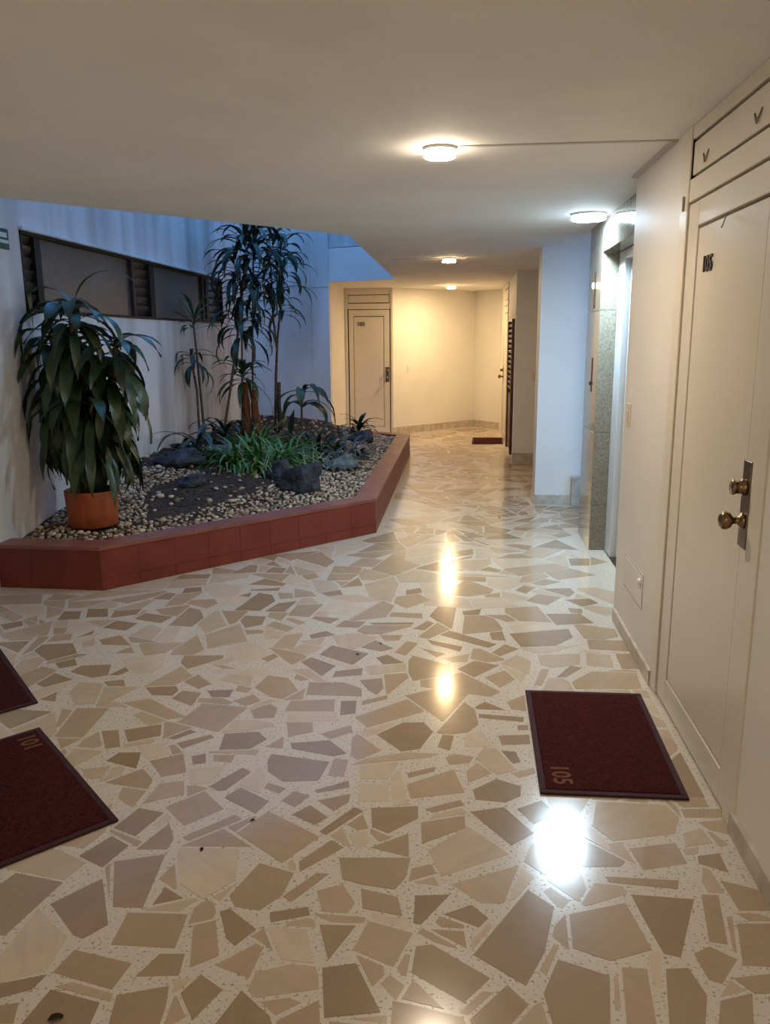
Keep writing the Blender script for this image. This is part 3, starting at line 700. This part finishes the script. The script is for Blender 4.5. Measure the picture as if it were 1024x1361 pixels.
# soil bed: rises from the rim towards the walls
def sdist(x, y, a, c):
    t = Vector((c[0]-a[0], c[1]-a[1])).normalized(); return (x-a[0])*-t.y + (y-a[1])*t.x
def rim_d(x, y): return min(sdist(x, y, edge[i], edge[i+1]) for i in range(4))
def ss(t): t = max(0, min(1, t)); return t*t*(3-2*t)
_ph = [U(0, 6) for _ in range(6)]
def ground(x, y):
    d = min(sdist(x, y, edge[i], edge[i+1]) for i in range(3))
    h = min(.235 + .225*ss((d-.1)/2.1), .30 + .45*max(0, sdist(x, y, edge[3], edge[4])))
    h += .018*math.sin(3.1*x+_ph[0])*math.sin(2.7*y+_ph[1])*ss(d/.5) + .008*math.sin(9*x+_ph[2])*math.sin(8*y+_ph[3])
    return h
b = MB(); step = .07; idx = {}
nx = int((-.6-XL)/step)+1; ny = int((12.3-4.5)/step)+1
def okp(x, y): return rim_d(x, y) > .10 and y < 11.2
for j in range(ny+1):
    for i in range(nx+1):
        x, y = XL+.001+i*step, 4.5+j*step
        if okp(x, y):
            idx[(i, j)] = len(b.v); b.v.append((x, y, ground(x, y) + U(-.006, .006)))
for j in range(ny):
    for i in range(nx):
        k = [(i, j), (i+1, j), (i+1, j+1), (i, j+1)]
        if all(t in idx for t in k): b.f.append(tuple(idx[t] for t in k)); b.t.append(None)
so = b.build('soil', M['soil'], None, True); tag(so, 'dark soil mound filling the planter', 'soil', None, 'stuff')

# pebbles: a band along the rim and all round the pot
def gravel_here(x, y):
    d = min(sdist(x, y, edge[i], edge[i+1]) for i in range(3))
    if d < .16 or not okp(x, y): return 0
    band = .46 if y < 7 else .55
    wob = .12*math.sin(4*x+1)+.1*math.sin(3*y)
    if d < band + wob: return 1
    if x < -2.3 + .1*math.sin(5*y) and y < 6.6: return 1
    if d < band + wob + .25: return .25
    return .012
peb = []
grid = {}
def free(x, y, r):
    gx, gy = int(x/.08), int(y/.08)
    for a in (-1, 0, 1):
        for c in (-1, 0, 1):
            for (px, py, pr) in grid.get((gx+a, gy+c), ()):
                if math.hypot(px-x, py-y) < (pr+r)*.74: return False
    grid.setdefault((gx, gy), []).append((x, y, r)); return True
POT = (-2.46, 5.13)
for _ in range(95000):
    x, y = U(XL+.02, -.7), U(4.6, 11.9)
    g = gravel_here(x, y)
    if g == 0 or R() > g: continue
    if math.hypot(x-POT[0], y-POT[1]) < .175: continue
    r = U(.013, .028) if R() < .88 else U(.028, .04)
    if y > 9: r *= 1.15
    if x - r < XL+.01: continue
    if free(x, y, r): peb.append((x, y, r))
protos = []
for k in range(10):
    bm = bmesh.new(); bmesh.ops.create_icosphere(bm, subdivisions=1, radius=1)
    sx, sy, sz = U(.85, 1.15), U(.65, .95), U(.45, .7)
    for v in bm.verts: v.co = Vector((v.co.x*sx, v.co.y*sy, v.co.z*sz))*U(.86, 1.12)
    bm.verts.index_update()
    protos.append(([v.co.copy() for v in bm.verts], [[v.index for v in f.verts] for f in bm.faces])); bm.free()
pme = []
tones = [.12, .3, .45, .55, .62, .7, .8, .92]
for k in range(24):
    vs, fs = protos[k % 10]; t = (tones[k % 8], R(), R(), 1)
    q = MB(); q.add(vs, fs, t); pme.append(q.mesh('pebble', M['pebble'], True))
def vis_key(p):
    d = math.dist((p[0], p[1], .3), (0, 0, 1.5)); return p[2]/d * (0 if (p[0] < POT[0] and p[1] < 5.7 and p[1] > 5.1) else 1)
peb.sort(key=lambda p: -vis_key(p)*(1.0))
gr = MB()
for i, (x, y, r) in enumerate(peb):
    z = ground(x, y) + r*.28
    rot = Matrix.Rotation(U(0, 6.28), 4, 'Z') @ Matrix.Rotation(U(-.35, .35), 4, 'X')
    if i < 300:
        o = link('pebble', pme[i % 24], None, (x, y, z)); o.rotation_euler = rot.to_euler(); o.scale = (r, r, r)
        tag(o, {0: 'dark brown rounded pebble in the planter gravel', 1: 'mid brown rounded pebble in the planter gravel', 2: 'tan rounded pebble in the planter gravel', 3: 'pale cream rounded pebble in the planter gravel'}[(0, 1, 1, 2, 2, 2, 3, 3)[i % 24 % 8]], 'pebble', 'pebbles in the planter')
    else:
        vs, fs = protos[i % 10]; mt = Matrix.Translation((x, y, z)) @ rot @ Matrix.Scale(r, 4)
        gr.add([mt @ v for v in vs], fs, (random.choice(tones), 0, 0, 1))
tag(gr.build('gravel', M['pebble'], None, True), 'bed of tan and brown pebbles along the planter rim', 'gravel', None, 'stuff')
print('pebbles', len(peb), 'stones', len(allst), 'traced', len(traced))

# ---------------------------------------------------------------- plants
def leaf_mesh(b, base, az, el, L, wd, droop, segs=9, fold=.25, pw=1.3, twist=0.0, wave=.06, gut=.12):
    """one arching strap leaf added to b"""
    base = Vector(base); p = base.copy(); h = Vector((math.cos(az), math.sin(az), 0)); side = Vector((-math.sin(az), math.cos(az), 0))
    vs = []; ph = U(0, 6)
    for i in range(segs+1):
        t = i/segs
        a = el - droop*t**pw
        d = h*math.cos(a) + Vector((0, 0, math.sin(a)))
        up = -h*math.sin(a) + Vector((0, 0, math.cos(a)))
        if i: p = p + d*(L/segs)
        wdt = wd*.5*max(.02, (gut + (1-gut)*math.sin(math.pi*min(1, t/.9 if t < .45 else .5+(t-.45)/1.1))) * (1-max(0, (t-.72)/.28)**1.8))
        tw = twist*t; sd = side*math.cos(tw) + up*math.sin(tw); un = up*math.cos(tw) - side*math.sin(tw)
        wv = wave*wd*math.sin(ph+t*9)
        vs += [p - sd*wdt + un*(fold*wdt+wv), p, p + sd*wdt + un*(fold*wdt-wv)]
    fs = []
    for i in range(segs):
        o = i*3
        fs += [(o, o+1, o+4, o+3), (o+1, o+2, o+5, o+4)]
    for v in vs:
        if v.x < XL+.012 and v.y > 3: v.x = XL+.012+.002*R()
        if v.y > 11.2 and v.x < -1.77: v.y = 11.2
    b.add(vs, fs)
def leaf(parent, mat, *a, **k):
    b = MB(); leaf_mesh(b, *a, **k)
    cs = CANES.get(parent.name)
    if cs:
        c = Vector(a[0]); parent = min(cs, key=lambda t: min((p - c).length for p in t[1]))[0]
    return b.build('leaf', mat, parent, True)
CANES = {}
def cane(parent, pts, r0, r1, mat, name='cane', seg=8):
    n = len(pts); b = MB(); fine = []
    for i in range(n-1):
        for k in range(4): fine.append(Vector(pts[i]).lerp(Vector(pts[i+1]), k/4))
    fine.append(Vector(pts[-1]))
    rad = [r0+(r1-r0)*i/(len(fine)-1) + U(-.06, .06)*r0 for i in range(len(fine))]
    b.tube(fine, rad, seg); o = b.build(name, mat, parent, True)
    CANES.setdefault(parent.name, []).append((o, fine)); return o
def rosette(parent, mat, c, n, L, wd, el=(.2, 1.2), droop=(1.2, 2.2), dz=.12, lv=.25, **k):
    for i in range(n):
        t = i/max(1, n-1)
        az = i*2.39996 + U(-.3, .3)
        leaf(parent, mat, Vector(c) + Vector((U(-.01, .01), U(-.01, .01), -dz*(1-t))), az, el[0]+(el[1]-el[0])*t + U(-.15, .15), L*U(1-lv, 1+lv), wd*U(.8, 1.15), U(*droop), **k)

# big potted corn plant
pp = empty('potted_corn_plant', (0, 0, 0)); tag(pp, 'large bushy corn plant with drooping dark leaves in an orange terracotta pot', 'potted plant')
gx, gy = POT; gz = ground(gx, gy) + .004
b = MB(); b.lathe([(0, 0), (.150, 0), (.160, .006), (.168, .12), (.174, .232), (.176, .242), (.170, .246), (.164, .240), (.160, .20), (0, .20)], 36, Matrix.Translation((gx, gy, gz))); b.build('pot', M['pot'], pp, True)
b = MB(); b.lathe([(.161, .205), (.10, .212), (0, .216)], 24, Matrix.Translation((gx, gy, gz))); b.build('pot_soil', M['soil'], pp, True)
tops = []
for (dx, dy, zt, r) in ((-.01, -.02, 1.74, .027), (-.12, .05, 1.56, .02), (.12, .04, 1.52, .018), (.05, -.06, 1.10, .014)):
    base = Vector((gx+dx*.6, gy+dy*.6, gz+.2)); top = Vector((gx+dx*1.9, gy+dy*1.5, zt))
    cane(pp, [base, base.lerp(top, .5) + Vector((U(-.02, .02), U(-.02, .02), 0)), top], r, r*.7, M['cane']); tops.append((base, top))
for (base, top), (n, zlo) in zip(tops, ((88, .98), (76, .84), (78, .84), (46, .80))):
    for i in range(n):
        t = i/(n-1)
        f = (zlo + (top.z-zlo)*t - base.z)/(top.z-base.z)
        c = base.lerp(top, f)
        leaf(pp, M['leaf'], c, i*2.39996+U(-.35, .35), .3+.95*t**5+U(-.3, .25), U(.38, .52)*(1-.18*t), U(.062, .094), U(1.8, 2.3), pw=U(.42, .70), segs=9, twist=U(-.9, .9), wave=.09)
# a few stray long leaves at the top and on the wall side
for (az, z, el, L) in ((.25, 1.76, 1.25, .60), (2.9, 1.72, .9, .70), (3.3, 1.62, .65, .64), (2.8, 1.45, .75, .60), (-.2, 1.62, .6, .52)):
    leaf(pp, M['leaf'], (gx, gy, z), az, el, L, .062, 2.7, pw=1.3, segs=12)

def P(px, py, y): return at_y(px, py, y)
# slender twin-caned plant by the wall
q = empty('slender_dracaena'); tag(q, 'slender twin-caned dracaena with small rosettes standing before the strip window', 'plant')
y = 8.1
def on_ground(px, py, y):
    v = at_y(px, py, y); v.x = max(v.x, XL+.05); v.z = ground(v.x, min(v.y, 11)) - .01; return v
cane(q, [on_ground(266, 585, y), P(262, 520, y), P(253, 470, y)], .014, .011, M['cane'])
cane(q, [on_ground(268, 585, y)+Vector((.03, .03, 0)), P(266, 515, y+.05), P(261, 465, y+.05), P(257, 428, y+.05)], .014, .010, M['cane'])
rosette(q, M['leaf_mid'], P(257, 424, y+.05), 16, .30, .042, (.15, 1.4), (.5, 1.5), .10, pw=1.4)
rosette(q, M['leaf_far'], P(256, 470, y), 15, .34, .046, (.1, .9), (1.7, 2.5), .14, pw=1.1)
# tall dense plant
q = empty('tall_dracaena'); tag(q, 'tall dracaena with a dense dark drooping crown at the light well corner', 'plant')
y = 8.8
cane(q, [on_ground(297, 578, y), P(306, 520, y), P(313, 470, y), P(319, 420, y), P(325, 360, y)], .017, .011, M['cane'])
cane(q, [on_ground(338, 578, y+.35), P(336, 500, y+.35), P(336, 420, y+.3), P(337, 330, y+.2)], .012, .009, M['cane'])
cane(q, [on_ground(322, 578, y+.3), P(322, 480, y+.3), P(321, 410, y+.2), P(318, 345, y+.1)], .011, .008, M['cane'])
for (cx, cy, yy, n, L, dr, el) in ((326, 318, y, 26, .56, (1.5, 2.4), (.15, 1.35)), (337, 322, y+.2, 24, .52, (1.5, 2.4), (.2, 1.4)), (312, 345, y+.1, 20, .46, (1.7, 2.5), (0, 1.1)), (322, 375, y, 22, .50, (1.8, 2.6), (0, 1.0)), (340, 372, y+.25, 20, .46, (1.8, 2.5), (0, 1.0)), (318, 425, y, 16, .50, (1.9, 2.5), (-.1, .8)), (334, 410, y+.3, 18, .44, (1.8, 2.5), (-.1, .9))):
    rosette(q, M['leaf_far'], P(cx, cy, yy), n, L, .058, el, dr, .22, pw=1.45)
# forked plant right of it
q = empty('forked_dracaena'); tag(q, 'thin forked dracaena with a loose crown in front of the blue end wall', 'plant')
y = 9.6
cane(q, [on_ground(366, 570, y), P(367, 500, y), P(369, 450, y), P(374, 400, y), P(372, 340, y)], .018, .010, M['cane'])
cane(q, [P(368, 462, y), P(363, 420, y), P(360, 350, y)], .014, .010, M['cane'])
cane(q, [on_ground(370, 570, y)+Vector((.03, 0, 0)), P(371, 540, y), P(371, 508, y)], .03, .022, M['cane'])
for (cx, cy, n, L, dr, el) in ((362, 318, 18, .48, (1.5, 2.3), (.1, 1.35)), (374, 326, 18, .46, (1.5, 2.3), (.1, 1.3)), (378, 350, 14, .48, (1.8, 2.4), (0, 1.0)), (358, 365, 14, .42, (1.8, 2.4), (0, .9)), (374, 395, 12, .40, (1.6, 2.3), (0, .9))):
    rosette(q, M['leaf_far'], P(cx, cy, y), n, L, .06, el, dr, .2, pw=1.35)
leaf(q, M['leaf_far'], P(372, 385, y), .1, .35, .55, .06, 1.7, pw=1.8)
leaf(q, M['leaf_far'], P(371, 415, y), -.3, .2, .42, .055, 1.3, pw=1.5)
# stump plant
q = empty('stump_dracaena'); tag(q, 'short dracaena with two thick fibrous orange-brown stumps and one green rosette', 'plant')
y = 9.1
cane(q, [on_ground(329, 572, y), P(328, 540, y), P(325, 508, y)], .05, .035, M['stump'], 'stump')
cane(q, [on_ground(342, 572, y), P(339, 545, y), P(337, 518, y)], .06, .028, M['stump'], 'stump')
rosette(q, M['leaf_mid'], P(323, 494, y), 24, .42, .06, (-.2, 1.4), (.9, 2.2), .12, pw=1.2)
# arching low plant by the wall
q = empty('arching_ground_plant'); tag(q, 'low plant with long arching leaves left of the green clump against the wall', 'plant')
v = on_ground(262, 605, 7.35)
rosette(q, M['dull'], v + Vector((0, 0, .08)), 22, .55, .05, (.5, 1.4), (1.7, 2.7), .06, pw=1.1)
q = empty('dark_strap_plant'); tag(q, 'dark strap-leaved plant at the foot of the tall dracaena', 'plant')
v = on_ground(300, 592, 8.0)
rosette(q, M['leaf_far'], v + Vector((0, 0, .10)), 16, .5, .055, (.6, 1.4), (1.8, 2.9), .06, pw=1.2)
# large-leaved plant right
q = empty('broad_leaved_plant'); tag(q, 'plant with broad hanging leaves before the blue end wall, right of the forked dracaena', 'plant')
y = 9.3; v = on_ground(402, 575, y)
cane(q, [v, P(401, 545, y), P(402, 520, y)], .016, .010, M['cane'], 'stem')
for (az, el, L, wd, dr, pw) in ((math.pi, 1.0, .50, .13, 2.7, .9), (0.1, 1.3, .44, .16, 2.9, 1.0), (-.4, 1.1, .56, .11, 2.7, 1.0), (.3, .9, .66, .09, 2.5, 1.1), (2.6, 1.1, .52, .12, 2.7, 1.0), (-1.5, 1.0, .46, .13, 2.7, .9), (3.5, .8, .46, .11, 2.5, .8), (.9, 1.2, .5, .13, 2.8, .9), (-1.0, .9, .6, .1, 2.6, 1.0), (4.2, 1.0, .5, .12, 2.7, .9), (-.15, .7, .7, .09, 2.3, 1.1), (1.8, 1.1, .45, .12, 2.6, .9)):
    leaf(q, M['leaf_mid'] if wd > .12 else M['leaf_far'], P(402, 518, y) + Vector((0, 0, -U(0, .22))), az, el*U(.5, 1.1), L*U(.7, 1.1), wd*.85, dr*U(.8, 1.05), pw=pw*U(.4, 1.1), twist=U(-.8, .8))
leaf(q, M['leaf_far'], on_ground(386, 572, y), 1.2, 1.5, .34, .08, .5)
# small shrub at the far end
q = empty('small_leafy_shrub'); tag(q, 'small leafy shrub at the far end of the planter before the far door', 'plant')
v = on_ground(478, 572, 10.3); v.z = ground(v.x, v.y)
cane(q, [v, v + Vector((0, 0, .1))], .012, .008, M['cane'], 'stem')
rosette(q, M['dull'], v + Vector((0, 0, .10)), 26, .29, .065, (.1, 1.4), (.8, 2.0), .06, pw=1.2, segs=6)
# bright blade clumps
def clump(name, px, py, y, n, L, mat, label, wd=.024, el=(.5, 1.45), dr=(1.0, 2.3), spread=.1):
    q = empty(name); v = on_ground(px, py, y); q.location = v
    tag(q, label, 'plant', 'low clumps in the planter')
    b = MB()
    for i in range(n):
        a = U(0, 6.28); r = spread*math.sqrt(R())
        leaf_mesh(b, (r*math.cos(a), r*math.sin(a), 0), a+U(-.7, .7), U(*el), L*U(.6, 1.2), wd*U(.7, 1.3), U(*dr), segs=6, pw=1.2)
    o = b.build('blades', mat, q, True); o['kind'] = 'stuff'
    return q
clump('grass_clump', 312, 612, 7.0, 170, .42, M['grass'], 'bright green grassy clump, leftmost of the bright clumps', spread=.16)
clump('grass_clump', 348, 606, 7.1, 200, .46, M['grass'], 'bright green grassy clump in the middle of the planter behind the dark rock', spread=.2)
clump('grass_clump', 374, 596, 7.6, 170, .46, M['grass'], 'bright green grassy clump, rightmost of the bright clumps', spread=.18)
clump('grass_clump', 335, 592, 8.1, 120, .4, M['grass'], 'bright green grassy clump at the foot of the orange-brown stumps', spread=.2)
clump('leafy_clump', 430, 600, 7.6, 110, .36, M['dull'], 'dull green low clump right of the bright grass', .035, (.2, 1.3), (.8, 2.2), .22)
clump('leafy_clump', 455, 588, 8.6, 110, .36, M['dull'], 'dull green low clump near the far gravel band', .035, (.2, 1.3), (.8, 2.2), .25)
clump('leafy_clump', 418, 585, 8.6, 110, .38, M['leaf_far'], 'dark low clump under the broad hanging leaves', .035, (.2, 1.3), (.8, 2.2), .25)
clump('leafy_clump', 268, 612, 7.0, 60, .26, M['leaf_mid'], 'yellowish green small clump beside the pale rock by the wall', .022, (.4, 1.4), (.8, 2.0), .1)
clump('dry_stem_clump', 340, 628, 6.75, 12, .3, M['cream_plastic'], 'few pale dry stems in front of the bright grass', .007, (.7, 1.4), (.2, .9), .08)
clump('dry_stem_clump', 415, 612, 7.2, 16, .3, M['cream_plastic'], 'few pale dry stems right of the dark rock', .006, (.5, 1.4), (.2, 1.2), .12)

# rocks
def rock(px, py, y, sx, sy, sz, mat, label, rz=0):
    v = on_ground(px, py, y)
    bm = bmesh.new(); bmesh.ops.create_icosphere(bm, subdivisions=3, radius=1)
    ph = [U(0, 6) for _ in range(6)]
    for vv in bm.verts:
        c = vv.co.copy(); k = 1 + .16*math.sin(3.1*c.x+ph[0]) + .14*math.sin(3.7*c.y+ph[1]) + .12*math.sin(4.3*c.z+ph[2]) + .06*math.sin(9*c.x+ph[3])*math.sin(8*c.z+ph[4])
        c = c*k; c = Vector((c.x + .22*c.z, c.y - .15*c.z, min(.86+.25*c.x-.2*c.y, c.z)))
        vv.co = Vector((c.x*sx, c.y*sy, c.z*sz))
    o = MB().bm(bm).build('garden_rock', mat, None, False, v + Vector((0, 0, sz*.45))); o.rotation_euler.z = rz
    tag(o, label, 'rock', 'rocks in the planter')
rock(396, 634, 6.45, .19, .15, .17, M['rock'], 'large dark bluish rock in front of the bright grass', .3)
rock(368, 622, 6.75, .11, .1, .13, M['rock'], 'smaller blackish rock just left of the large dark rock', 1)
rock(287, 606, 7.25, .17, .14, .12, M['rock_grey'], 'pale grey-green rock beside the arching plant', .5)
rock(240, 622, 6.75, .22, .16, .12, M['rock'], 'dark rock half sunk in gravel between the pot and the pale rock', .2)
rock(455, 606, 7.5, .15, .13, .12, M['rock_grey'], 'grey rock among the dull green clumps', .9)
rock(480, 583, 9.6, .16, .14, .12, M['rock'], 'dark rock near the small far shrub', .4)
rock(255, 642, 6.2, .12, .1, .07, M['rock'], 'low dark rock at the edge of the bare soil', .8)

# ---------------------------------------------------------------- door mats
def doormat(corner, ux, uy, sx, sy, label, txt=None, tpos=None, tdir=None):
    """corner plus two in-plane unit directions and sizes"""
    ux = Vector((*ux, 0)).normalized(); uy = Vector((*uy, 0)).normalized()
    if ux.cross(uy).z < 0: ux, uy, sx, sy = uy, ux, sy, sx
    mt = Matrix((ux, uy, Vector((0, 0, 1)))).transposed().to_4x4(); mt.translation = Vector((*corner, 0))
    p = empty('doormat'); tag(p, label, 'doormat', 'maroon doormats')
    MB().bbox(0, sx, 0, sy, .0004, .006, .002, mt).build('backing', M['vinyl'], p)
    b = MB(); bw = .022
    for x0, x1, y0, y1 in ((0, sx, 0, bw), (0, sx, sy-bw, sy), (0, bw, bw, sy-bw), (sx-bw, sx, bw, sy-bw)): b.bbox(x0, x1, y0, y1, .005, .0085, .002, mt)
    b.build('border', M['vinyl'], p)
    MB().bbox(bw, sx-bw, bw, sy-bw, .005, .0115, .003, mt).build('pile', M['carpet'], p)
    if txt:
        d = Vector((*tdir, 0)).normalized(); up = Vector((-d.y, d.x, 0))
        tm = Matrix((d, up, Vector((0, 0, 1)))).transposed().to_4x4(); tm.translation = Vector((*tpos, .0118))
        text_mesh(txt, .09, .0006, tm, 'number', M['tan'], p, .95)
    return p
doormat((.292, 2.462), (1, 0), (.02, 1), .487, .806, 'maroon doormat numbered 105 in front of the near right door', '105', (.372, 2.575), (0.02, -1))
doormat((-1.061, 2.204), (-.702, .713), (-.70, -.714), .815, .50, 'maroon doormat cut by the left edge of the picture, the nearer of two', '101', (-1.60, 2.66), (-.702, .713))
doormat((-1.755, 3.003), (-.66, .75), (-.70, -.714), .80, .50, 'maroon doormat at the left, farther of the two and closer to the planter')
doormat((.215, 11.58), (1, 0), (.04, 1), .45, .72, 'dark red doormat at the far end by the far right door')

# ---------------------------------------------------------------- litter on the floor
for px, py, s, lab in ((268, 1127, .009, 'tiny dark leaf bit on a pale stone in front of the nearer left mat'), (333, 1092, .008, 'tiny dark leaf bit at the corner of a big tan stone'), (473, 870, .010, 'dark leaf bit on a tan stone in the middle of the floor'), (600, 747, .016, 'dark leaf bit by the lamp reflection left of the lift'), (505, 855, .008, 'small leaf bit just beyond the one on the tan stone'), (662, 688, .018, 'leaf bit on the floor before the white pier'), (84, 1352, .016, 'reddish brown leaf bit on a stone at the bottom edge')):
    v = at_z(px, py, 0); b = MB()
    leaf_mesh(b, (0, 0, .002), U(0, 6), .3, s*2.2, s*1.3, .6, segs=4, gut=.3)
    o = b.build('leaf_fragment', M['litter'], None, False, v)
    tag(o, lab, 'leaf bit', 'leaf bits on the floor')
